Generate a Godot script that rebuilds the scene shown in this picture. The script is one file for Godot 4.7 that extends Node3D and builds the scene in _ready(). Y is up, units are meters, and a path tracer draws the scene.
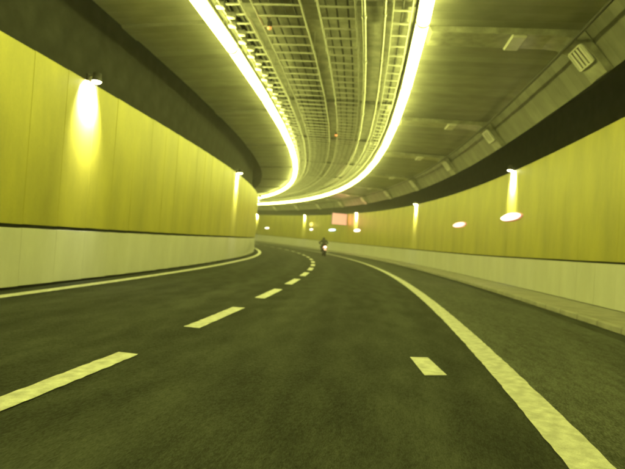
extends Node3D
# Curved two-lane road tunnel under yellow-green lamps. All lengths in metres.
# A point is given by s (distance along the lane), o (offset to the right) and h (height over the road).

const DS := 0.225
const BACK := 27.0
const S_END := 117.0
var px := PackedVector3Array()      # road axis points
var pt := PackedFloat32Array()      # heading
var pb := PackedFloat32Array()      # crossfall
var used := {}
var rng := RandomNumberGenerator.new()
var LIGHT := Color(0.97, 1.0, 0.21)  # linear colour of the lamps
var M := {}

# ---------------------------------------------------------------- path
func lerp_knots(x: float, ks: Array, vs: Array) -> float:
	if x <= ks[0]: return vs[0]
	for i in range(1, ks.size()):
		if x <= ks[i]:
			return lerpf(vs[i - 1], vs[i], (x - ks[i - 1]) / (ks[i] - ks[i - 1]))
	return vs[-1]

func build_path() -> void:
	var ks := [0.0, 13.5, 27.0, 45.0, 67.5, 108.0]
	var kv := [0.00621109, 0.00419307, 0.00549843, 0.00801643, 0.00862392, 0.00875255]
	var vs := [0.0, 27.0, 54.0, 108.0]
	var vv := [0.0000611, 0.00044819, 0.00030824, 0.00033881]
	var bb := [0.0, -0.01893515, -0.02068765, -0.02475734]
	var fwd := []
	var th := 0.0; var p := Vector3.ZERO; var g := 0.0
	var n := int(S_END / DS) + 4
	for i in n:
		var s := i * DS
		fwd.append([p, th, lerp_knots(s, vs, bb)])
		th += lerp_knots(s + DS, ks, kv) * DS
		g += lerp_knots(s + DS, vs, vv) * DS
		p += Vector3(-sin(th), 0, -cos(th)) * DS
		p.y += g * DS
	var bwd := []
	th = 0.0; p = Vector3.ZERO
	for i in int(BACK / DS):
		th -= kv[0] * DS
		p -= Vector3(-sin(th), 0, -cos(th)) * DS
		bwd.append([p, th, 0.0])
	bwd.reverse()
	for a in bwd + fwd:
		px.append(a[0]); pt.append(a[1]); pb.append(a[2])

func idx(s: float) -> Array:
	var f := clampf((s + int(BACK / DS) * DS) / DS, 0.0, px.size() - 1.001)
	return [int(f), f - int(f)]

func frame(s: float) -> Basis:      # x right, y up, z backwards
	var q := idx(s)
	var th: float = lerpf(pt[q[0]], pt[q[0] + 1], q[1])
	var b: float = lerpf(pb[q[0]], pb[q[0] + 1], q[1])
	var r := Vector3(cos(th), 0, -sin(th))
	var t := Vector3(-sin(th), 0, -cos(th))
	return Basis(r * cos(b) + Vector3.UP * sin(b), Vector3.UP * cos(b) - r * sin(b), -t)

func at(s: float, o: float, h: float) -> Vector3:
	var q := idx(s)
	var f := frame(s)
	return px[q[0]].lerp(px[q[0] + 1], q[1]) + f.x * o + f.y * h

# ---------------------------------------------------------------- helpers
func numbered(called: String) -> String:
	var n: int = used.get(called, 0)
	used[called] = n + 1
	return called if n == 0 else "%s_%03d" % [called, n]

func thing(called: String, label: String, category: String, where: Vector3, basis := Basis.IDENTITY, group := "") -> Node3D:
	var o := Node3D.new()
	o.name = numbered(called)
	add_child(o, true)
	o.transform = Transform3D(basis, where)
	tag(o, label, category, group)
	return o

func tag(o: Node, label: String, category: String, group := "") -> void:
	o.set_meta("label", label); o.set_meta("category", category)
	if group != "": o.set_meta("group", group)

func put(mesh: Mesh, called: String, mat: Material, parent: Node3D, where := Vector3.ZERO, basis := Basis.IDENTITY) -> MeshInstance3D:
	var o := MeshInstance3D.new()
	o.mesh = mesh
	o.name = numbered(called) if parent == self else called
	o.material_override = mat
	o.transform = Transform3D(basis, where)
	parent.add_child(o, true)
	return o

func new_st() -> SurfaceTool:
	var st := SurfaceTool.new()
	st.begin(Mesh.PRIMITIVE_TRIANGLES)
	return st

func quad(st: SurfaceTool, a: Vector3, b: Vector3, c: Vector3, d: Vector3, uv := []) -> void:
	var v := [a, b, c, a, c, d]
	var k := [0, 1, 2, 0, 2, 3]
	for i in 6:
		if uv.size(): st.set_uv(uv[k[i]])
		st.add_vertex(v[i])

func done(st: SurfaceTool) -> ArrayMesh:
	st.generate_normals()
	return st.commit()

# a box with bevelled edges, centred on c
func bevel_box(st: SurfaceTool, c: Vector3, e: Vector3, bv := 0.01, turn := Basis.IDENTITY) -> void:
	var h := e * 0.5
	var b := minf(bv, minf(h.x, minf(h.y, h.z)) * 0.9)
	var dirs := [Vector3.RIGHT, Vector3.UP, Vector3.BACK]
	st.set_smooth_group(-1)
	for ax in 3:
		for sg in [-1.0, 1.0]:
			var n: Vector3 = dirs[ax] * sg
			var u: Vector3 = dirs[(ax + 1) % 3]
			var w: Vector3 = dirs[(ax + 2) % 3]
			var hn: float = h[ax]; var hu: float = h[(ax + 1) % 3] - b; var hw: float = h[(ax + 2) % 3] - b
			var q := [n * hn - u * hu - w * hw, n * hn + u * hu - w * hw, n * hn + u * hu + w * hw, n * hn - u * hu + w * hw]
			if sg > 0: q.reverse()
			quad(st, c + turn * q[0], c + turn * q[1], c + turn * q[2], c + turn * q[3])
			# bevel towards +-u
			for su in [-1.0, 1.0]:
				var hu2: float = h[(ax + 1) % 3]
				var hn2: float = hn - b
				var a0: Vector3 = n * hn + u * su * hu - w * hw
				var a1: Vector3 = n * hn + u * su * hu + w * hw
				var b0: Vector3 = n * hn2 + u * su * hu2 - w * hw
				var b1: Vector3 = n * hn2 + u * su * hu2 + w * hw
				var r := [a0, a1, b1, b0]
				if sg * su > 0: r.reverse()
				quad(st, c + turn * r[0], c + turn * r[1], c + turn * r[2], c + turn * r[3])
	for sx in [-1.0, 1.0]:
		for sy in [-1.0, 1.0]:
			for sz in [-1.0, 1.0]:
				var v := [Vector3(sx * h.x, sy * (h.y - b), sz * (h.z - b)), Vector3(sx * (h.x - b), sy * h.y, sz * (h.z - b)), Vector3(sx * (h.x - b), sy * (h.y - b), sz * h.z)]
				if sx * sy * sz > 0: v.reverse()
				for q in v: st.add_vertex(c + turn * q)

func box(e: Vector3, bv := 0.01, c := Vector3.ZERO) -> ArrayMesh:
	var st := new_st()
	bevel_box(st, c, e, bv)
	return done(st)

# a tube through points
func tube(st: SurfaceTool, pts: Array, radii: Array, sides := 8, closed := true) -> void:
	st.set_smooth_group(0)
	var rings := []
	var ref := Vector3.UP
	for i in pts.size():
		var d: Vector3 = (pts[mini(i + 1, pts.size() - 1)] - pts[maxi(i - 1, 0)]).normalized()
		if absf(d.dot(ref)) > 0.95: ref = Vector3.RIGHT
		var u := d.cross(ref).normalized()
		var w := u.cross(d).normalized()
		ref = w
		var ring := []
		for k in sides:
			var a := TAU * k / sides
			ring.append(pts[i] + (u * cos(a) + w * sin(a)) * radii[mini(i, radii.size() - 1)])
		rings.append(ring)
	for i in range(rings.size() - 1):
		for k in sides:
			var k2 := (k + 1) % sides
			quad(st, rings[i][k], rings[i][k2], rings[i + 1][k2], rings[i + 1][k])
	if closed:
		st.set_smooth_group(-1)
		for e in [0, rings.size() - 1]:
			for k in range(1, sides - 1):
				var tri := [rings[e][0], rings[e][k + 1], rings[e][k]]
				if e > 0: tri.reverse()
				for q in tri: st.add_vertex(q)

# spheroid
func blob(st: SurfaceTool, c: Vector3, r: Vector3, seg := 16, rings := 10, turn := Basis.IDENTITY) -> void:
	st.set_smooth_group(0)
	for i in rings:
		for k in seg:
			var q := []
			for w in [[i, k], [i, k + 1], [i + 1, k + 1], [i + 1, k]]:
				var la: float = PI * w[0] / rings
				var lo: float = TAU * w[1] / seg
				q.append(c + turn * (Vector3(sin(la) * cos(lo), cos(la), sin(la) * sin(lo)) * r))
			quad(st, q[0], q[1], q[2], q[3])

# closed profile of (offset, height) swept along the tunnel
func sweep(profile: Array, s0: float, s1: float, step: float, closed := true) -> ArrayMesh:
	var st := new_st()
	st.set_smooth_group(-1)
	var n := maxi(1, int(ceil((s1 - s0) / step)))
	var m := profile.size()
	var run := [0.0]
	for j in m: run.append(run[-1] + profile[j].distance_to(profile[(j + 1) % m]))
	var prev := []
	for i in n + 1:
		var s := s0 + (s1 - s0) * i / n
		var ring := []
		for q in profile: ring.append(at(s, q.x, q.y))
		if i > 0:
			var sp := s0 + (s1 - s0) * (i - 1) / n
			for j in (m if closed else m - 1):
				var k := (j + 1) % m
				quad(st, prev[j], prev[k], ring[k], ring[j], [Vector2(run[j], sp), Vector2(run[j + 1], sp), Vector2(run[j + 1], s), Vector2(run[j], s)])
		prev = ring
	if closed:
		for e in 2:
			var s := s0 if e == 0 else s1
			var poly := PackedVector2Array(profile)
			var tri := Geometry2D.triangulate_polygon(poly)
			for i in tri:
				st.set_uv(poly[i])
				st.add_vertex(at(s, poly[i].x, poly[i].y))
	st.generate_normals()
	st.generate_tangents()
	return st.commit()

func lin(r: float, g: float, b: float) -> Color:
	return Color(r, g, b).linear_to_srgb()

func material(r: float, g: float, b: float, rough := 0.7, metal := 0.0, spec := 0.5) -> StandardMaterial3D:
	var m := StandardMaterial3D.new()
	m.albedo_color = lin(r, g, b)
	m.roughness = rough
	m.metallic = metal
	m.metallic_specular = spec
	return m

func glow(c: Color, e: float) -> StandardMaterial3D:
	var m := material(0.6, 0.6, 0.6, 0.4)
	m.emission_enabled = true
	m.emission = c.linear_to_srgb()
	m.emission_energy_multiplier = e
	return m

func noise(freq: float, oct: int, sd: int, kind := FastNoiseLite.TYPE_SIMPLEX_SMOOTH) -> FastNoiseLite:
	var n := FastNoiseLite.new()
	n.noise_type = kind; n.frequency = freq; n.fractal_octaves = oct; n.seed = sd
	return n

# a seamless texture of grain and stains that multiplies the base colour
func grain_image(size: int, sd: int, fine: float, coarse: float, freq: float, speck := 0.0, tracks := false) -> ImageTexture:
	var big := noise(freq, 5, sd).get_seamless_image(size, size, false, false, 0.15, true)
	var mid := noise(freq * 9.0, 3, sd + 1).get_seamless_image(size, size, false, false, 0.15, true)
	var r := RandomNumberGenerator.new()
	r.seed = sd
	var im := Image.create(size, size, true, Image.FORMAT_RGB8)
	for y in size:
		for x in size:
			var v := 1.0 + (big.get_pixel(x, y).r - 0.5) * coarse + (mid.get_pixel(x, y).r - 0.5) * fine * 0.6 + (r.randf() - 0.5) * fine
			if tracks:   # the two polished wheel paths of a lane
				var u := float(x) / size
				for c in [0.516, 0.005, 1.005]:
					v += 0.13 * exp(-pow((u - c + (big.get_pixel((x + 300) % size, y).r - 0.5) * 0.06) / 0.075, 2.0))
				v -= 0.05
			if speck > 0.0 and r.randf() < speck: v += r.randf_range(-0.4, 0.5)
			v = clampf(v * 0.8, 0.0, 1.0)
			im.set_pixel(x, y, Color(v, v, v))
	im.generate_mipmaps()
	return ImageTexture.create_from_image(im)

# board-marked concrete: boards laid across the tunnel, each with a tone of its own; returns [colour, normal map]
func board_images(sd: int) -> Array:
	var r := RandomNumberGenerator.new()
	r.seed = sd
	var w := 256; var h := 1024; var boards := 24
	var big := noise(0.012, 4, sd).get_seamless_image(w, h, false, false, 0.2, true)
	var im := Image.create(w, h, true, Image.FORMAT_RGB8)
	var hi := Image.create(w, h, false, Image.FORMAT_RGB8)
	var tone := []
	for i in boards: tone.append(r.randf_range(-0.10, 0.10))
	for y in h:
		var f := float(y) / h * boards
		var k := int(f)
		var edge := minf(f - k, 1.0 - (f - k))
		for x in w:
			var v := clampf((1.0 + tone[k] + (big.get_pixel(x, y).r - 0.5) * 0.22 + (r.randf() - 0.5) * 0.10) * 0.8, 0.0, 1.0)
			im.set_pixel(x, y, Color(v, v, v))
			var z: float = 0.5 + tone[k] * 2.0 + r.randf_range(-0.02, 0.02)
			if edge < 0.05: z -= 0.25
			hi.set_pixel(x, y, Color(z, z, z))
	im.generate_mipmaps()
	hi.bump_map_to_normal_map(3.0)
	return [ImageTexture.create_from_image(im), ImageTexture.create_from_image(hi)]

func bump_tex(freq: float, sd: int, strength: float, oct := 4) -> NoiseTexture2D:
	var t := NoiseTexture2D.new()
	t.width = 512; t.height = 512; t.seamless = true; t.as_normal_map = true; t.bump_strength = strength
	t.noise = noise(freq, oct, sd)
	return t

func textured(m: StandardMaterial3D, tex: Texture2D, scale: Vector3, triplanar := true) -> StandardMaterial3D:
	m.albedo_texture = tex
	m.albedo_color = Color(minf(m.albedo_color.r * 1.1, 1.0), minf(m.albedo_color.g * 1.1, 1.0), minf(m.albedo_color.b * 1.1, 1.0))
	m.uv1_scale = scale
	if triplanar:
		m.uv1_triplanar = true; m.uv1_world_triplanar = true
	return m

func make_materials() -> void:
	var dirt := grain_image(512, 11, 0.06, 0.22, 0.006)
	var conc := grain_image(512, 23, 0.16, 0.40, 0.010, 0.01)
	var tar := grain_image(1024, 31, 0.36, 0.36, 0.008, 0.03, true)
	var tarp := grain_image(1024, 37, 0.50, 0.24, 0.005, 0.05)
	var clean := grain_image(512, 53, 0.03, 0.10, 0.006)
	var wear := grain_image(512, 47, 0.14, 0.30, 0.014, 0.02)
	var boards := board_images(61)
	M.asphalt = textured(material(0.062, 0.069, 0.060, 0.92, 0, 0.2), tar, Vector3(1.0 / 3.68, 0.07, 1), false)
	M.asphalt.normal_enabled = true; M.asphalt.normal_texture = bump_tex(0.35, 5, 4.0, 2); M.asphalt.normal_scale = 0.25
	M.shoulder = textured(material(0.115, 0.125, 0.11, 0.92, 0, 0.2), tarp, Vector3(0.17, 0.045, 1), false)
	M.paint = textured(material(0.86, 0.86, 0.86, 0.55), wear, Vector3(0.9, 0.9, 0.9))
	M.kerb = textured(material(0.48, 0.47, 0.44, 0.7), dirt, Vector3(0.5, 0.5, 0.5))
	M.concrete = textured(material(0.22, 0.22, 0.195, 0.5), boards[0], Vector3(0.3, 0.11, 1), false)
	M.concrete.normal_enabled = true; M.concrete.normal_texture = boards[1]; M.concrete.normal_scale = 0.35
	M.rib = textured(material(0.34, 0.34, 0.30, 0.30), conc, Vector3(0.5, 0.5, 0.5))
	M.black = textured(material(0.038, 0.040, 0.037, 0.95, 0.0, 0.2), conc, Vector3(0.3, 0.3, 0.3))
	M.trough = textured(material(0.50, 0.50, 0.45, 0.6), conc, Vector3(0.3, 0.3, 0.3))
	M.steel = textured(material(0.74, 0.74, 0.72, 0.28, 0.85), conc, Vector3(1.2, 1.2, 1.2))
	M.galv = textured(material(0.82, 0.82, 0.80, 0.36, 0.30), dirt, Vector3(1.5, 1.5, 1.5))
	M.glint_white = textured(material(0.82, 0.82, 0.80, 0.28), clean, Vector3(1, 1, 1))  # bright white that paints in the highlights on the ceiling ribs
	M.dark_metal = material(0.03, 0.03, 0.03, 0.5, 0.3)
	M.cable = material(0.03, 0.03, 0.03, 0.6)
	M.housing = material(0.45, 0.46, 0.44, 0.5, 0.2)
	M.yellow = []
	M.white = []
	for i in 5:
		var k := 1.0 + (i - 2) * 0.01
		M.yellow.append(textured(material(0.51 * k, 0.475 * k, 0.055 * k, 0.45), dirt, Vector3(0.22, 0.06, 0.22)))
		M.white.append(textured(material(0.82 * k, 0.82 * k, 0.78 * k, 0.30), clean, Vector3(0.3, 0.10, 0.3)))
	M.strip = glow(LIGHT, STRIP_GLOW)
	M.lamp = glow(Color(1.0, 0.97, 0.60), 14.0)

const STRIP_GLOW := 15.0

# ---------------------------------------------------------------- setting
const LW := -6.674
const RW := 5.353
const LJ := 1.157
const RJ := 1.226
const LT := 4.39
const RT := 4.643
const SL := -4.064
const SR := 0.436
const HS := 5.89
const LD := -2.52
const RL := 1.157
const LL := -6.20
const RIBS := [-8.0, 2.5, 12.9, 21.6, 29.4, 38.5, 47.0, 55.5, 64.0, 72.5, 81.0, 89.5, 98.0, 106.5]

func ribbon(o0: float, o1: float, s0: float, s1: float, h: float, step := 1.0) -> ArrayMesh:
	return sweep([Vector2(o0, h), Vector2(o1, h)], s0, s1, step, false)

# a painted line with slightly ragged edges
func painted(o0: float, o1: float, s0: float, s1: float, step: float, sd: int) -> ArrayMesh:
	var r := RandomNumberGenerator.new(); r.seed = sd
	var st := new_st()
	var n := int(ceil((s1 - s0) / step))
	var pa := Vector3.ZERO; var pb3 := Vector3.ZERO
	for i in n + 1:
		var s := s0 + (s1 - s0) * i / n
		var e := 0.02 if i == 0 or i == n else 0.0
		var a := at(s + r.randf_range(-e, e), o0 + r.randf_range(-0.008, 0.006), 0.008)
		var b := at(s + r.randf_range(-e, e), o1 + r.randf_range(-0.006, 0.008), 0.008)
		if i > 0: quad(st, pa, pb3, b, a)
		pa = a; pb3 = b
	return done(st)

func build_road() -> void:
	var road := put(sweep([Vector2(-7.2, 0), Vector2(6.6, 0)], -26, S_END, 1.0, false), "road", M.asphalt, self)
	road.set_meta("kind", "structure")
	var r := RandomNumberGenerator.new(); r.seed = 4
	for i in range(-3, 24):
		var s0 := 2.72 + 4.29 * i
		put(painted(LD - 0.105, LD + 0.105, s0, s0 + 2.48, 0.08, i + 50), "lane_dash", M.paint, road)
	put(painted(RL - 0.14, RL + 0.14, -26, S_END, 0.12, 7), "edge_line", M.paint, road)
	put(painted(LL - 0.12, LL + 0.12, -26, S_END, 0.12, 8), "edge_line", M.paint, road)
	# a short slanted paint mark in the lane
	var st := new_st()
	quad(st, at(5.45, 0.34, 0.004), at(5.55, 0.56, 0.004), at(6.38, 0.44, 0.004), at(6.32, 0.24, 0.004))
	put(done(st), "paint_mark", M.paint, road)
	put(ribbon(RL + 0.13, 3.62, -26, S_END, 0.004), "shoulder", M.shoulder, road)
	# walkway with kerb stones along the outer wall
	var walk := put(sweep([Vector2(4.15, 0.0), Vector2(4.15, 0.125), Vector2(5.6, 0.135), Vector2(5.6, 0.0)], -26, S_END, 1.0), "walkway", M.kerb, self)
	walk.set_meta("kind", "structure")
	var ks := -4.0
	while ks < S_END - 2:
		var a := at(ks + 0.006, 4.06, 0.06); var b := at(ks + 0.994, 4.06, 0.06)
		var f := frame(ks + 0.5)
		put(KERB_MESH, "kerb_stone", M.kerb, walk, (a + b) * 0.5, f * Basis.from_scale(Vector3(1, 1, a.distance_to(b))))
		ks += 1.0

var KERB_MESH: ArrayMesh

func build_shell() -> void:
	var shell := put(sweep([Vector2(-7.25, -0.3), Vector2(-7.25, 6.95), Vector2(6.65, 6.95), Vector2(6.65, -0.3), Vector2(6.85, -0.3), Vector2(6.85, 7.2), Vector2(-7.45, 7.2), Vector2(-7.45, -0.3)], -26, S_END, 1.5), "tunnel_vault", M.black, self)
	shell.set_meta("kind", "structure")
	var ceil := Node3D.new()
	ceil.name = "ceiling"; ceil.set_meta("kind", "structure")
	add_child(ceil)
	put(sweep([Vector2(-6.50, 6.00), Vector2(-6.50, 6.30), Vector2(-3.95, 6.5), Vector2(-3.95, 6.2), Vector2(-4.30, 6.18)], -26, S_END, 1.0), "slab", M.concrete, ceil)
	put(sweep([Vector2(0.33, 6.2), Vector2(0.33, 6.5), Vector2(3.96, 6.5), Vector2(3.96, 6.2)], -26, S_END, 1.0), "slab", M.concrete, ceil)
	put(sweep([Vector2(-3.95, 6.72), Vector2(-3.95, 6.9), Vector2(0.33, 6.9), Vector2(0.33, 6.72)], -26, S_END, 1.0), "trough_slab", M.trough, ceil)
	put(sweep([Vector2(3.97, 6.2), Vector2(4.05, 6.3), Vector2(4.70, 5.5), Vector2(4.60, 5.4)], -26, S_END, 1.0), "haunch", M.concrete, ceil)
	# closing faces of the recesses above the cladding
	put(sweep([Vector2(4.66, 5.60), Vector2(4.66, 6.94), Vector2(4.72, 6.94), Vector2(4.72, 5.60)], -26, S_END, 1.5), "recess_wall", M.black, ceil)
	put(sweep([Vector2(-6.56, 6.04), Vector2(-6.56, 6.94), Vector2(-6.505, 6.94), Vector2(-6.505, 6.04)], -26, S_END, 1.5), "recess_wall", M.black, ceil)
	for s in RIBS:
		var a: float = s - 0.42; var b: float = s + 0.42
		if b > S_END: continue
		put(sweep([Vector2(0.70, 6.06), Vector2(0.64, 6.198), Vector2(3.94, 6.198), Vector2(4.595, 5.39), Vector2(4.46, 5.31), Vector2(4.18, 5.66), Vector2(3.93, 5.90), Vector2(3.62, 6.03), Vector2(3.3, 6.06)], a, b, 0.45), "rib", M.rib, ceil)
		put(sweep([Vector2(-6.50, 6.005), Vector2(-4.30, 6.178), Vector2(-4.32, 6.10), Vector2(-6.46, 5.93)], a, b, 0.45), "rib", M.concrete, ceil)
		put(sweep([Vector2(-3.94, 6.715), Vector2(0.32, 6.715), Vector2(0.32, 6.60), Vector2(-3.94, 6.60)], a, b, 0.45), "cross_beam", M.rib, ceil)

func panel_row(wall: Node3D, called: String, o: float, h0: float, h1: float, s0: float, s1: float, pitch: float, mats: Array, side: float) -> void:
	var mesh := box(Vector3(0.05, h1 - h0, 1.0), 0.004)
	var s := s0
	var r := RandomNumberGenerator.new(); r.seed = int(h1 * 100) + int(o * 10)
	while s < s1:
		var a := at(s, o, 0.0); var b := at(s + pitch, o, 0.0)
		var f := frame(s + pitch * 0.5)
		var m := (at(s, o + side * 0.025, (h0 + h1) * 0.5) + at(s + pitch, o + side * 0.025, (h0 + h1) * 0.5)) * 0.5
		var bas := f * Basis(Vector3.UP, r.randf_range(-0.0035, 0.0035)) * Basis(Vector3.BACK, r.randf_range(-0.002, 0.002)) * Basis.from_scale(Vector3(1, 1, a.distance_to(b) - 0.003))
		put(mesh, called, mats[r.randi() % mats.size()], wall, m + f.x * r.randf_range(-0.001, 0.001), bas)
		s += pitch

func build_walls() -> void:
	var lw := thing("tunnel_wall", "yellow and white clad tunnel wall on the inside of the bend", "wall", Vector3.ZERO)
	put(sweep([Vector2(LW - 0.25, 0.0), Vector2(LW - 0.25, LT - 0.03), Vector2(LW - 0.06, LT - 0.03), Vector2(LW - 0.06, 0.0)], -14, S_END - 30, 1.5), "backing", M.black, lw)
	panel_row(lw, "upper_panel", LW, LJ + 0.035, LT, -9, 68, 1.16, M.yellow, -1)
	panel_row(lw, "lower_panel", LW, 0.06, LJ - 0.035, -9, 68, 1.16, M.white, -1)
	var rw := thing("tunnel_wall", "yellow and white clad tunnel wall on the outside of the bend", "wall", Vector3.ZERO)
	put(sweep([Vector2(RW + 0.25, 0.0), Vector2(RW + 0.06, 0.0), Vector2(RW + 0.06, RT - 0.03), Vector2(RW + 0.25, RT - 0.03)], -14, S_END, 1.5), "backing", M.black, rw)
	panel_row(rw, "upper_panel", RW, RJ + 0.025, RT, -5, 114, 1.16, M.yellow, 1)
	panel_row(rw, "lower_panel", RW, 0.15, RJ - 0.025, -5, 114, 1.16, M.white, 1)

# ---------------------------------------------------------------- lamps
func luminaire_meshes(length: float) -> Array:
	var st := new_st()
	bevel_box(st, Vector3(0, 0.175, 0), Vector3(0.10, 0.09, length), 0.012)
	bevel_box(st, Vector3(0, 0.265, -length * 0.3), Vector3(0.06, 0.10, 0.10), 0.01)
	bevel_box(st, Vector3(0, 0.265, length * 0.3), Vector3(0.06, 0.10, 0.10), 0.01)
	var house := done(st)
	st = new_st()
	var hl := length * 0.5 - 0.02
	tube(st, [Vector3(0, 0, -hl), Vector3(0, 0, hl)], [0.135], 18)
	var diff := done(st)
	st = new_st()
	tube(st, [Vector3(0, 0, -0.014), Vector3(0, 0, 0.014)], [0.146], 18)
	return [house, diff, done(st)]

func build_strips() -> void:
	var pitch := 4.75
	for row in 2:
		var o := SL if row == 0 else SR
		var s := -15.0 if row == 0 else -17.0
		var lab: String = ["glowing ceiling luminaire in the lamp strip towards the inside of the bend", "glowing ceiling luminaire in the lamp strip towards the outside of the bend"][row]
		var grp: String = ["lamp strip on the inner side of the ceiling", "lamp strip on the outer side of the ceiling"][row]
		while s < 99.0:
			var a := at(s, o, HS); var b := at(s + pitch, o, HS)
			var length := a.distance_to(b) - 0.03
			var f := frame(s + pitch * 0.5)
			var dir := (b - a).normalized()
			var bas := Basis(f.y.cross(-dir).normalized(), f.y, -dir)
			var t := thing("ceiling_luminaire", lab, "lamp", (a + b) * 0.5, bas, grp)
			var ms: Array = luminaire_meshes(length)
			put(ms[0], "housing", M.housing, t)
			put(ms[1], "diffuser", M.strip, t)
			for z in [-length * 0.5 + 0.012, length * 0.5 - 0.012]:
				put(ms[2], "end_cap", M.housing, t, Vector3(0, 0, z))
			var l := AreaLight3D.new()
			l.name = "light"
			l.area_size = Vector2(0.24, length - 0.1)
			l.light_color = LIGHT.linear_to_srgb()
			l.light_energy = STRIP_LIGHT
			l.area_range = 40.0
			l.area_attenuation = 2.0
			l.shadow_enabled = true
			l.transform = Transform3D(Basis(Vector3.RIGHT, -PI / 2), Vector3(0, -0.15, 0))
			t.add_child(l)
			s += pitch

const STRIP_LIGHT := 1.7
const LAMP_LIGHT := 440.0

func wall_lamp(s: float, side: float, label: String) -> void:
	var o := (RW if side > 0 else LW) - side * 0.15
	var h := (RT if side > 0 else LT) + 0.05
	var t := thing("wall_lamp", label, "lamp", at(s, o, h), frame(s), "wall lamps at the top of the cladding")
	var st := new_st()
	tube(st, [Vector3(0, 0.17, 0), Vector3(0, 0.15, 0), Vector3(0, 0.02, 0), Vector3(0, -0.03, 0)], [0.05, 0.09, 0.10, 0.12], 16)
	put(done(st), "housing", M.dark_metal, t)
	st = new_st()
	bevel_box(st, Vector3(side * 0.12, 0.08, 0), Vector3(0.16, 0.05, 0.07), 0.008)
	bevel_box(st, Vector3(side * 0.185, 0.04, 0), Vector3(0.06, 0.16, 0.16), 0.006)
	put(done(st), "bracket", M.dark_metal, t)
	st = new_st()
	blob(st, Vector3(0, -0.035, 0), Vector3(0.10, 0.045, 0.10), 16, 8)
	put(done(st), "lens", M.lamp, t)
	var l := SpotLight3D.new()
	l.name = "light"
	l.light_color = Color(1.0, 0.97, 0.80).linear_to_srgb()
	l.light_energy = LAMP_LIGHT
	l.light_size = 0.06
	l.spot_angle = 58.0
	l.spot_angle_attenuation = 1.0
	l.spot_range = 25.0
	l.spot_attenuation = 2.0
	l.shadow_enabled = true
	var d := Vector3(side * 1.5, -1, 0).normalized()
	l.transform = Transform3D(Basis.looking_at(d, Vector3.BACK), Vector3(0, -0.10, 0))
	t.add_child(l)

func build_wall_lamps() -> void:
	var lab := ["dark wall lamp washing light down the yellow wall on the inside of the bend", "dark wall lamp washing light down the yellow wall on the outside of the bend"]
	for s in [11.6, 28.2, 46.5]: wall_lamp(s, -1, lab[0])
	for s in [22.5, 42.1, 61.4, 80.4, 98.6]: wall_lamp(s, 1, lab[1])

# flat lens-shaped lamp box on the outer wall
func marker(s: float, h: float, c: Color, e: float, label: String, length := 2.5) -> void:
	var f := frame(s)
	var t := thing("marker_light", label, "lamp", at(s, RW - 0.03, h), f, "small marker lights along the outer wall")
	var rim: StandardMaterial3D = M.housing
	if c.b < c.g - 0.05: rim = glow(Color(1.0, 0.30, 0.22), 0.5)
	for k in 2:
		var st := new_st()
		st.set_smooth_group(-1)
		var hh := 0.125 + 0.03 * (1 - k); var hl := length * 0.5 + 0.10 * (1 - k)
		var x0 := 0.03; var x1 := -0.05 - 0.035 * k
		if k == 1: x0 = -0.045
		var ring := []
		for i in 28:
			var a := TAU * i / 28
			var ca := cos(a); var sa := sin(a)
			ring.append(Vector3(0, signf(sa) * pow(absf(sa), 1.1) * hh, signf(ca) * pow(absf(ca), 0.85) * hl))
		for i in 28:
			var p: Vector3 = ring[i]; var q: Vector3 = ring[(i + 1) % 28]
			var pi := Vector3(0, p.y * 0.86, p.z * 0.97); var qi := Vector3(0, q.y * 0.86, q.z * 0.97)
			quad(st, p + Vector3(x0, 0, 0), q + Vector3(x0, 0, 0), q + Vector3(x1 + 0.02, 0, 0), p + Vector3(x1 + 0.02, 0, 0))
			quad(st, p + Vector3(x1 + 0.02, 0, 0), q + Vector3(x1 + 0.02, 0, 0), qi + Vector3(x1, 0, 0), pi + Vector3(x1, 0, 0))
			for v in [pi, qi, Vector3.ZERO]: st.add_vertex(v + Vector3(x1, 0, 0))
		put(done(st), ["casing", "lens"][k], rim if k == 0 else glow(c, e), t)
	var l := AreaLight3D.new()
	l.name = "light"
	l.area_size = Vector2(length * 0.8, 0.22)
	l.light_color = c.linear_to_srgb()
	l.light_energy = 0.35
	l.area_range = 25.0
	l.area_attenuation = 2.0
	l.shadow_enabled = true
	l.transform = Transform3D(Basis(Vector3.UP, PI / 2), Vector3(-0.10, 0, 0))
	t.add_child(l)

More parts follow.
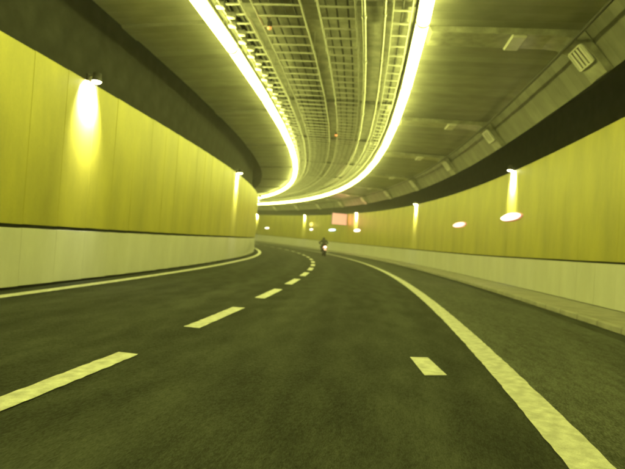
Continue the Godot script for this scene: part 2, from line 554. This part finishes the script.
func build_markers() -> void:
	marker(22.3, 2.80, Color(1.0, 0.80, 0.72), 3.0, "large pale pink marker light on the wall directly under a wall lamp's beam")
	marker(30.8, 2.80, Color(1.0, 0.60, 0.50), 1.7, "reddish pink marker light alone on the yellow wall between two lamp beams", 2.5)
	marker(60.6, 2.72, Color(1.0, 0.95, 0.85), 4.0, "white marker light on the far wall under the lamp beside the red sign", 2.2)
	marker(69.6, 2.70, Color(0.62, 0.95, 1.0), 3.0, "pale blue marker light on the far wall below the red sign", 2.6)
	marker(77.4, 2.65, Color(0.85, 1.0, 0.95), 2.4, "white marker light on the far wall below an amber beacon", 1.2)
	marker(94.3, 2.45, Color(0.95, 1.0, 0.85), 3.0, "small white marker light on the farthest wall where the tunnel bends away", 1.6)
	# amber beacon
	var t := thing("beacon", "small amber beacon above a white marker light on the far wall", "lamp", at(77.4, RW - 0.12, 3.25), frame(77.4))
	var st := new_st()
	blob(st, Vector3(0, 0.1, 0), Vector3(0.24, 0.30, 0.24), 14, 10)
	put(done(st), "lens", glow(Color(1.0, 0.75, 0.18), 1.6), t)
	put(box(Vector3(0.30, 0.10, 0.42), 0.02, Vector3(0.0, -0.22, 0)), "mount", M.dark_metal, t)
	var l := OmniLight3D.new()
	l.name = "light"; l.light_color = Color(1.0, 0.75, 0.18).linear_to_srgb(); l.light_energy = 0.3; l.omni_range = 20.0; l.omni_attenuation = 2.0; l.light_size = 0.2; l.shadow_enabled = true
	l.position = Vector3(-0.45, 0.1, 0)
	t.add_child(l)
	# red signal panel hung under the ceiling edge
	var f := frame(64.5)
	t = thing("signal_sign", "glowing pale red signal panel hanging under the ceiling by the far wall", "sign", at(64.5, 4.36, 3.95), f)
	put(box(Vector3(1.86, 1.36, 0.22), 0.03, Vector3(0, 0, -0.12)), "casing", M.dark_metal, t)
	put(box(Vector3(1.80, 1.30, 0.03), 0.01, Vector3(0, 0, 0.005)), "face", glow(Color(1.0, 0.36, 0.30), 0.70), t)
	for x in [-0.75, 0.22]:
		st = new_st()
		tube(st, [Vector3(x, 0.66, -0.12), Vector3(x, 1.52 + 0.75 * float(x < 0), -0.12)], [0.03], 8)
		put(done(st), "hanger", M.dark_metal, t)
	var al := AreaLight3D.new()
	al.name = "light"; al.area_size = Vector2(1.7, 1.15); al.light_color = Color(1.0, 0.30, 0.20).linear_to_srgb(); al.light_energy = 3.0; al.area_range = 30.0; al.area_attenuation = 2.0; al.shadow_enabled = true
	al.transform = Transform3D(Basis(Vector3.UP, PI), Vector3(0, 0, 0.04))
	t.add_child(al)

# ---------------------------------------------------------------- ceiling services
func ladder(width: float, length: float, pitch: float, cables: int, blocks: bool) -> Node3D:
	var t := Node3D.new()
	var st := new_st()
	for x in [-width * 0.5, width * 0.5]:
		var rail := box(Vector3(0.03, 0.10, length), 0.006)
		put(rail, "side_rail", M.galv, t, Vector3(x, 0.03, 0))
	var rung := box(Vector3(width - 0.03, 0.035, 0.055), 0.008)
	var n := int(length / pitch)
	for i in n:
		put(rung, "rung", M.galv, t, Vector3(0, 0.0, (i + 0.5) * length / n - length * 0.5))
	var cr := RandomNumberGenerator.new(); cr.seed = cables * 7 + int(width * 100)
	for i in cables:
		st = new_st()
		var x := (i + 0.5) / cables * (width - 0.1) - (width - 0.1) * 0.5
		var r := cr.randf_range(0.018, 0.034)
		tube(st, [Vector3(x, 0.02 + r, -length * 0.5), Vector3(x + cr.randf_range(-0.02, 0.02), 0.02 + r, 0), Vector3(x, 0.02 + r, length * 0.5)], [r], 7)
		put(done(st), "cable", M.cable, t)
	if blocks:
		var clamp_mesh := box(Vector3(0.20, 0.13, 0.16), 0.02)
		for i in n:
			put(clamp_mesh, "cable_clamp", M.steel, t, Vector3(-width * 0.5 + 0.02 + 0.10 * (i % 2), -0.03, (i + 0.5) * length / n - length * 0.5))
	for z in [-length * 0.35, length * 0.35]:
		for x in [-width * 0.5 - 0.03, width * 0.5 + 0.03]:
			st = new_st()
			tube(st, [Vector3(x, -0.02, z), Vector3(x, 0.45, z)], [0.012], 6)
			put(done(st), "hanger_rod", M.galv, t)
	return t

func build_trays() -> void:
	var rows := [
		[-3.66, 0.46, 0.50, 2, true, "narrow galvanised cable ladder with blocky clamps beside the inner lamp strip", 6.20],
		[-2.68, 1.05, 0.60, 4, false, "widest galvanised cable ladder section, next to the ladder with clamps", 6.26],
		[-1.38, 0.80, 0.60, 3, false, "medium galvanised cable ladder section in the middle of the ceiling trough", 6.24],
		[0.02, 0.40, 0.70, 1, false, "slim galvanised cable ladder section along the outer lamp strip", 6.26]]
	var pitch := 4.3
	for r in rows:
		var proto := ladder(r[1], pitch - 0.05, r[2], r[3], r[4])
		var s := 2.2
		while s < 92.0:
			var t := proto.duplicate()
			t.name = numbered("cable_ladder")
			add_child(t, true)
			var a := at(s, r[0], r[6]); var b := at(s + pitch, r[0], r[6])
			var f := frame(s + pitch * 0.5)
			var dir := (b - a).normalized()
			t.transform = Transform3D(Basis(f.y.cross(-dir).normalized(), f.y, -dir) * Basis.from_scale(Vector3(1, 1, a.distance_to(b) / pitch)), (a + b) * 0.5)
			tag(t, r[5], "cable tray", "cable ladders hung in the ceiling trough")
			s += pitch
		proto.free()
	# two bright conduits
	for c in [[-0.80, 0.045, "thick shiny steel conduit running along the ceiling beside the medium cable ladder", 6.18], [-0.36, 0.032, "thin shiny steel conduit running along the ceiling beside the slim cable ladder", 6.22]]:
		var st := new_st()
		var pts := []
		var s := -4.0
		while s < 96.0:
			pts.append(at(s, c[0], c[3])); s += 1.5
		tube(st, pts, [c[1]], 10)
		var t := thing("conduit", c[2], "pipe", Vector3.ZERO)
		put(done(st), "pipe", M.steel, t)
		s = 3.0
		var cs := new_st()
		tube(cs, [Vector3(0, 0, -0.06), Vector3(0, 0, 0.06)], [c[1] * 1.45], 10)
		var cm := done(cs)
		var hs := new_st()
		tube(hs, [Vector3.ZERO, Vector3(0, 0.50, 0)], [0.012], 6)
		var hm := done(hs)
		while s < 90.0:
			put(cm, "coupling", M.steel, t, at(s, c[0], c[3]), frame(s))
			put(hm, "hanger_rod", M.galv, t, at(s, c[0], c[3]), frame(s))
			s += 3.0
	# tiny red indicator lamps between the ladders
	for q in [[25.4, -1.84, "tiny red indicator lamp between cable ladders, farther along the tunnel"], [12.8, -3.02, "tiny red indicator lamp between cable ladders, beside the ladder with clamps"]]:
		var t := thing("indicator_lamp", q[2], "lamp", at(q[0], q[1], 6.16), frame(q[0]), "red indicator lamps in the ceiling trough")
		put(box(Vector3(0.10, 0.12, 0.12), 0.01, Vector3(0, 0.08, 0)), "casing", M.dark_metal, t)
		var st := new_st()
		blob(st, Vector3.ZERO, Vector3(0.055, 0.055, 0.055), 12, 8)
		put(done(st), "lens", glow(Color(1.0, 0.12, 0.03), 1.4 if q[0] > 20 else 0.5), t)
		st = new_st()
		tube(st, [Vector3(0, 0.13, 0), Vector3(0, 0.55, 0)], [0.012], 6)
		put(done(st), "hanger_rod", M.galv, t)
		var l := OmniLight3D.new()
		l.name = "light"; l.light_color = Color(1.0, 0.12, 0.03).linear_to_srgb(); l.light_energy = 0.02; l.omni_range = 5.0; l.omni_attenuation = 2.0; l.light_size = 0.03; l.shadow_enabled = true
		t.add_child(l)

func build_rib_fittings() -> void:
	for s in RIBS:
		if s < 10 or s > 90: continue
		# grille added on the haunch, its white bars painting in rib highlights
		var f := frame(s)
		var slope := Basis(Vector3.BACK, -atan2(0.76, 0.62))
		var t := thing("glint_grille", "white vent grille added as a painted highlight on a ceiling rib's sloping end", "glint", at(s, 4.05, 5.74), f * slope, "vent grilles on the ribs")
		var st := new_st()
		bevel_box(st, Vector3(0, 0, -0.36), Vector3(0.46, 0.05, 0.05), 0.008)
		bevel_box(st, Vector3(0, 0, 0.36), Vector3(0.46, 0.05, 0.05), 0.008)
		bevel_box(st, Vector3(-0.23, 0, 0), Vector3(0.04, 0.05, 0.67), 0.008)
		bevel_box(st, Vector3(0.23, 0, 0), Vector3(0.04, 0.05, 0.67), 0.008)
		put(done(st), "frame", M.glint_white, t)
		for i in 4:
			st = new_st()
			bevel_box(st, Vector3.ZERO, Vector3(0.415, 0.012, 0.13), 0.004, Basis(Vector3.RIGHT, 0.12))
			put(done(st), "glint_bar", M.glint_white, t, Vector3(0, -0.012, -0.255 + 0.17 * i))
		# white plate added on the flat of the rib to paint in a highlight
		t = thing("glint_plate", "thin white plate added as a painted highlight on the flat of a ceiling rib", "plate", at(s, 2.60, 6.05), f, "glint plates on the ribs")
		st = new_st()
		bevel_box(st, Vector3(0, -0.02, 0), Vector3(0.34, 0.07, 0.86), 0.034)
		put(done(st), "plate", M.glint_white, t)
	# dark cable along the crease of the ceiling
	var pts := []
	var s := -2.0
	while s < 80.0:
		pts.append(at(s, 3.72, 5.96)); s += 1.2
	var st2 := new_st()
	tube(st2, pts, [0.035], 8)
	var o := put(done(st2), "cable", M.cable, self)
	tag(o, "dark cable running along the crease of the ceiling across the ribs", "cable")

# ---------------------------------------------------------------- motorcycle and rider
func build_motorcycle(where: Vector3, bas: Basis) -> void:
	var t := thing("motorcycle", "dark motorcycle with bright tail lamp ridden away down the lane", "motorcycle", where, bas)
	var dark := material(0.02, 0.02, 0.022, 0.35, 0.0)
	var rub := material(0.015, 0.015, 0.015, 0.8)
	var red := material(0.25, 0.03, 0.025, 0.35)
	var chrome := material(0.6, 0.6, 0.6, 0.25, 1.0)
	for z in [0.68, -0.70]:
		var wheel := Node3D.new(); wheel.name = "wheel"; wheel.position = Vector3(0, 0.31, z)
		t.add_child(wheel, true)
		var st := new_st()
		st.set_smooth_group(0)
		var tr := 0.075 if z > 0 else 0.06
		for i in 28:
			for k in 10:
				var q := []
				for w in [[i, k], [i, k + 1], [i + 1, k + 1], [i + 1, k]]:
					var a: float = TAU * w[0] / 28; var b: float = TAU * w[1] / 10
					var rr := 0.235 + cos(b) * 0.075
					q.append(Vector3(sin(b) * tr, sin(a) * rr, cos(a) * rr))
				quad(st, q[0], q[1], q[2], q[3])
		put(done(st), "tyre", rub, wheel)
		st = new_st()
		tube(st, [Vector3(-0.05, 0, 0), Vector3(0.05, 0, 0)], [0.045], 12)
		for i in 5:
			var a := TAU * i / 5
			tube(st, [Vector3.ZERO, Vector3(0, sin(a), cos(a)) * 0.19], [0.022, 0.016], 6)
		put(done(st), "rim", chrome, wheel)
	var st := new_st()
	for x in [-0.10, 0.10]:
		tube(st, [Vector3(x, 0.31, 0.68), Vector3(x, 0.42, 0.15)], [0.028, 0.035], 8)
	put(done(st), "swing_arm", dark, t)
	st = new_st()
	for x in [-0.10, 0.10]:
		tube(st, [Vector3(x, 0.31, -0.70), Vector3(x, 0.95, -0.46)], [0.028], 8)
	put(done(st), "front_fork", chrome, t)
	st = new_st()
	blob(st, Vector3(0, 0.48, -0.12), Vector3(0.17, 0.20, 0.30), 16, 10)
	put(done(st), "engine", M.dark_metal, t)
	st = new_st()
	blob(st, Vector3(0, 0.80, -0.22), Vector3(0.17, 0.14, 0.28), 18, 12)
	put(done(st), "fuel_tank", red, t)
	st = new_st()
	blob(st, Vector3(0, 0.90, -0.60), Vector3(0.20, 0.22, 0.17), 18, 12)
	put(done(st), "front_fairing", dark, t)
	st = new_st()
	tube(st, [Vector3(0, 0.76, -0.02), Vector3(0, 0.75, 0.2), Vector3(0, 0.80, 0.48), Vector3(0, 0.86, 0.72)], [0.10, 0.14, 0.125, 0.08], 14)
	put(done(st), "tail_fairing", red, t)
	st = new_st()
	blob(st, Vector3(0, 0.845, 0.22), Vector3(0.14, 0.055, 0.32), 16, 8)
	put(done(st), "seat", rub, t)
	st = new_st()
	tube(st, [Vector3(-0.36, 1.02, -0.36), Vector3(-0.20, 1.03, -0.46), Vector3(0.20, 1.03, -0.46), Vector3(0.36, 1.02, -0.36)], [0.016], 8)
	put(done(st), "handlebar", dark, t)
	for x in [-1.0, 1.0]:
		st = new_st()
		tube(st, [Vector3(x * 0.2, 1.05, -0.50), Vector3(x * 0.34, 1.16, -0.52)], [0.01], 6)
		blob(st, Vector3(x * 0.36, 1.18, -0.52), Vector3(0.075, 0.045, 0.02), 12, 8)
		put(done(st), "mirror", dark, t)
		st = new_st()
		tube(st, [Vector3(x * 0.08, 0.74, 0.72), Vector3(x * 0.17, 0.74, 0.74)], [0.01], 6)
		blob(st, Vector3(x * 0.19, 0.74, 0.75), Vector3(0.035, 0.025, 0.03), 10, 8)
		put(done(st), "indicator", glow(Color(1.0, 0.32, 0.12), 0.5), t)
		st = new_st()
		tube(st, [Vector3(x * 0.14, 0.42, 0.05), Vector3(x * 0.26, 0.42, 0.05)], [0.016], 6)
		put(done(st), "foot_peg", dark, t)
	st = new_st()
	tube(st, [Vector3(0.13, 0.33, -0.1), Vector3(0.16, 0.33, 0.2), Vector3(0.18, 0.46, 0.62)], [0.03, 0.05, 0.06], 12)
	put(done(st), "exhaust", chrome, t)
	st = new_st()
	tube(st, [Vector3(0, 0.80, 0.66), Vector3(0, 0.55, 0.82)], [0.02], 6)
	blob(st, Vector3(0, 0.62, 0.70), Vector3(0.08, 0.03, 0.18), 12, 8, Basis(Vector3.RIGHT, 0.5))
	put(done(st), "mudguard", rub, t)
	put(box(Vector3(0.20, 0.15, 0.012), 0.004), "number_plate", material(0.7, 0.7, 0.62, 0.4), t, Vector3(0, 0.57, 0.83), Basis(Vector3.RIGHT, -0.25))
	st = new_st()
	blob(st, Vector3(0, 0.79, 0.79), Vector3(0.12, 0.06, 0.04), 14, 10)
	put(done(st), "tail_lamp", glow(Color(1.0, 0.62, 0.42), 5.0), t)
	var l := OmniLight3D.new()
	l.name = "light"; l.light_color = Color(1.0, 0.45, 0.3).linear_to_srgb(); l.light_energy = 0.25; l.omni_range = 10.0; l.omni_attenuation = 2.0; l.light_size = 0.05; l.shadow_enabled = true
	l.position = Vector3(0, 0.79, 0.90)
	t.add_child(l)

# tapered capsules joined smoothly, meshed as surface nets
func cap(p: Vector3, b: Array) -> float:
	var pa: Vector3 = p - b[0]; var ba: Vector3 = b[1] - b[0]
	var h := clampf(pa.dot(ba) / maxf(ba.length_squared(), 1e-8), 0.0, 1.0)
	return (pa - ba * h).length() - lerpf(b[2], b[3], h)

func nets(st: SurfaceTool, bones: Array, lo: Vector3, hi: Vector3, cell: float, k: float) -> void:
	var n := Vector3i(((hi - lo) / cell).ceil()) + Vector3i.ONE
	var val := PackedFloat32Array()
	val.resize(n.x * n.y * n.z)
	val.fill(1.0)
	for b in bones:
		var r := maxf(b[2], b[3]) + k + cell * 2.0
		var mn: Vector3 = Vector3(minf(b[0].x, b[1].x), minf(b[0].y, b[1].y), minf(b[0].z, b[1].z)) - Vector3.ONE * r
		var mx: Vector3 = Vector3(maxf(b[0].x, b[1].x), maxf(b[0].y, b[1].y), maxf(b[0].z, b[1].z)) + Vector3.ONE * r
		var i0 := Vector3i(((mn - lo) / cell).floor()).clamp(Vector3i.ZERO, n - Vector3i.ONE)
		var i1 := Vector3i(((mx - lo) / cell).ceil()).clamp(Vector3i.ZERO, n - Vector3i.ONE)
		for z in range(i0.z, i1.z + 1):
			for y in range(i0.y, i1.y + 1):
				for x in range(i0.x, i1.x + 1):
					var j := (z * n.y + y) * n.x + x
					var d := cap(lo + Vector3(x, y, z) * cell, b)
					var v := val[j]
					var h := maxf(k - absf(v - d), 0.0) / k
					val[j] = minf(v, d) - h * h * k * 0.25
	var vert := {}
	var strd := [1, n.x, n.x * n.y]
	for z in n.z - 1:
		for y in n.y - 1:
			for x in n.x - 1:
				var j := (z * n.y + y) * n.x + x
				var neg := 0
				for c in 8:
					if val[j + (c & 1) + ((c >> 1) & 1) * n.x + (c >> 2) * strd[2]] < 0.0: neg += 1
				if neg == 0 or neg == 8: continue
				var sum := Vector3.ZERO; var cnt := 0
				for c in 8:
					for ax in 3:
						if c & (1 << ax): continue
						var c2 := c | (1 << ax)
						var va := val[j + (c & 1) + ((c >> 1) & 1) * n.x + (c >> 2) * strd[2]]
						var vb := val[j + (c2 & 1) + ((c2 >> 1) & 1) * n.x + (c2 >> 2) * strd[2]]
						if (va < 0.0) == (vb < 0.0): continue
						var f := va / (va - vb)
						var pa := Vector3(c & 1, (c >> 1) & 1, c >> 2); var pb2 := Vector3(c2 & 1, (c2 >> 1) & 1, c2 >> 2)
						sum += pa.lerp(pb2, f); cnt += 1
				vert[j] = lo + (Vector3(x, y, z) + sum / cnt) * cell
	st.set_smooth_group(0)
	for j in vert:
		for ax in 3:
			var u: int = strd[(ax + 1) % 3]; var w: int = strd[(ax + 2) % 3]
			if (val[j] < 0.0) == (val[j + strd[ax]] < 0.0): continue
			if not (vert.has(j - u) and vert.has(j - w) and vert.has(j - u - w)): continue
			if val[j] < 0.0: quad(st, vert[j], vert[j - w], vert[j - u - w], vert[j - u])
			else: quad(st, vert[j], vert[j - u], vert[j - u - w], vert[j - w])

func build_rider(where: Vector3, bas: Basis) -> void:
	var t := thing("person", "person in dark riding clothes and helmet leaning forward on the motorcycle", "person", where, bas)
	var suit := material(0.03, 0.028, 0.022, 0.75)
	var bones := [
		[Vector3(-0.09, 0.98, 0.22), Vector3(0.09, 0.98, 0.22), 0.13, 0.13],
		[Vector3(0, 0.98, 0.20), Vector3(0, 1.20, 0.06), 0.15, 0.145],
		[Vector3(-0.08, 1.27, 0.00), Vector3(0.08, 1.27, 0.00), 0.135, 0.135],
		[Vector3(-0.17, 1.33, -0.04), Vector3(0.17, 1.33, -0.04), 0.075, 0.075],
		[Vector3(0, 1.33, -0.06), Vector3(0, 1.44, -0.12), 0.06, 0.055]]
	var hands := []
	for x in [-1.0, 1.0]:
		bones.append([Vector3(x * 0.19, 1.33, -0.05), Vector3(x * 0.36, 1.13, -0.08), 0.068, 0.052])
		bones.append([Vector3(x * 0.36, 1.13, -0.08), Vector3(x * 0.325, 1.06, -0.335), 0.05, 0.034])
		bones.append([Vector3(x * 0.09, 0.95, 0.20), Vector3(x * 0.24, 0.80, -0.24), 0.105, 0.07])
		bones.append([Vector3(x * 0.24, 0.80, -0.24), Vector3(x * 0.21, 0.50, 0.09), 0.066, 0.045])
		bones.append([Vector3(x * 0.21, 0.48, 0.11), Vector3(x * 0.23, 0.455, -0.10), 0.045, 0.038])
		hands.append(x)
	var st := new_st()
	nets(st, bones, Vector3(-0.50, 0.36, -0.45), Vector3(0.50, 1.56, 0.45), 0.02, 0.05)
	for x in hands:
		# gloved fist round the grip: palm, four fingers over the bar, thumb below
		var g := Vector3(x * 0.325, 1.03, -0.385)
		var hb := [[g + Vector3(0.03, 0.03, 0.05), g + Vector3(-0.03, 0.03, 0.05), 0.022, 0.022], [g + Vector3(0.028, 0.035, 0.01), g + Vector3(-0.028, 0.035, 0.01), 0.017, 0.017]]
		for i in 4:
			var fx := 0.033 - 0.022 * i
			var ln: float = [0.030, 0.036, 0.034, 0.026][i]
			hb.append([g + Vector3(fx, 0.034, 0.0), g + Vector3(fx, 0.022, -ln), 0.0105, 0.0095])
			hb.append([g + Vector3(fx, 0.022, -ln), g + Vector3(fx, -0.018, -ln * 0.7), 0.0095, 0.0085])
		hb.append([g + Vector3(-x * 0.034, 0.02, 0.04), g + Vector3(-x * 0.045, -0.012, 0.015), 0.013, 0.011])
		hb.append([g + Vector3(-x * 0.045, -0.012, 0.015), g + Vector3(-x * 0.02, -0.024, -0.008), 0.011, 0.009])
		nets(st, hb, g - Vector3(0.08, 0.06, 0.07), g + Vector3(0.08, 0.08, 0.09), 0.006, 0.008)
	# head and face inside the helmet's opening
	nets(st, [[Vector3(0, 1.50, -0.15), Vector3(0, 1.43, -0.19), 0.085, 0.06], [Vector3(0, 1.46, -0.235), Vector3(0, 1.44, -0.25), 0.014, 0.016]], Vector3(-0.12, 1.33, -0.30), Vector3(0.12, 1.62, -0.02), 0.012, 0.02)
	put(done(st), "body", suit, t)
	# helmet: a shell with an opening, and its visor
	st = new_st()
	st.set_smooth_group(0)
	var c := Vector3(0, 1.49, -0.155)
	var hb2 := Basis(Vector3.RIGHT, -0.15)
	for i in 12:
		for k in 20:
			var mid := TAU * (k + 0.5) / 20.0
			if i >= 5 and i <= 7 and absf(angle_difference(mid, -PI / 2)) < 1.05: continue
			var q := []
			for w in [[i, k], [i, k + 1], [i + 1, k + 1], [i + 1, k]]:
				var la: float = PI * 0.86 * w[0] / 12.0; var lo: float = TAU * w[1] / 20.0
				q.append(c + hb2 * (Vector3(sin(la) * cos(lo) * 0.125, cos(la) * 0.14, sin(la) * sin(lo) * 0.145)))
			quad(st, q[0], q[1], q[2], q[3])
	put(done(st), "helmet", material(0.025, 0.025, 0.025, 0.25), t)
	st = new_st()
	st.set_smooth_group(0)
	for i in 4:
		for k in 10:
			var q := []
			for w in [[i, k], [i, k + 1], [i + 1, k + 1], [i + 1, k]]:
				var la: float = PI * 0.86 * (4.9 + 3.2 * w[0] / 4.0) / 12.0; var lo: float = -PI / 2 - 1.15 + 2.3 * w[1] / 10.0
				q.append(c + hb2 * (Vector3(sin(la) * cos(lo) * 0.128, cos(la) * 0.143, sin(la) * sin(lo) * 0.148)))
			quad(st, q[0], q[1], q[2], q[3])
	put(done(st), "visor", material(0.02, 0.02, 0.02, 0.1), t)

# ---------------------------------------------------------------- scene
func _ready() -> void:
	rng.seed = 1
	build_path()
	# camera: a hand-held view from a car in the right lane, slightly rolled
	var cam := Camera3D.new()
	cam.name = "camera"
	cam.fov = rad_to_deg(2.0 * atan(234.5 / 558.9))
	var lens := CameraAttributesPhysical.new()
	lens.frustum_focal_length = 12.0 / (234.5 / 558.9)
	lens.frustum_focus_distance = 2.6
	lens.exposure_aperture = 2.8
	cam.attributes = lens
	cam.near = 0.05; cam.far = 400.0
	add_child(cam)
	cam.transform = Transform3D(Basis(Vector3(0.98471, 0.06022, -0.16349), Vector3(-0.05613, 0.99799, 0.02956), Vector3(0.16494, -0.01993, 0.9861)).orthonormalized(), Vector3(0, 1.17, 0))
	cam.current = true
	var we := WorldEnvironment.new()
	we.name = "world"
	var e := Environment.new()
	e.background_mode = Environment.BG_SKY
	var sky := Sky.new()
	var sm := ProceduralSkyMaterial.new()
	sm.sky_top_color = Color(0.004, 0.005, 0.008); sm.sky_horizon_color = Color(0.01, 0.01, 0.012)
	sm.ground_bottom_color = Color(0.004, 0.004, 0.004); sm.ground_horizon_color = Color(0.01, 0.01, 0.012)
	sky.sky_material = sm
	e.sky = sky
	e.background_energy_multiplier = 0.2
	e.tonemap_mode = Environment.TONE_MAPPER_LINEAR
	e.tonemap_exposure = 1.25
	# exhaust haze in the tunnel air
	e.fog_enabled = true; e.fog_density = 0.0035; e.fog_light_color = Color(0.9, 0.9, 0.9)
	e.sdfgi_enabled = true; e.ssao_enabled = true; e.ssil_enabled = true
	we.environment = e
	add_child(we)
	make_materials()
	KERB_MESH = box(Vector3(0.18, 0.13, 0.985), 0.02)
	build_shell()
	build_road()
	build_walls()
	build_strips()
	build_wall_lamps()
	build_markers()
	build_trays()
	build_rib_fittings()
	var mp := at(48.6, -0.63, 0.0)
	var mb := frame(48.6) * Basis(Vector3.BACK, 0.05)
	build_motorcycle(mp, mb)
	build_rider(mp, mb)
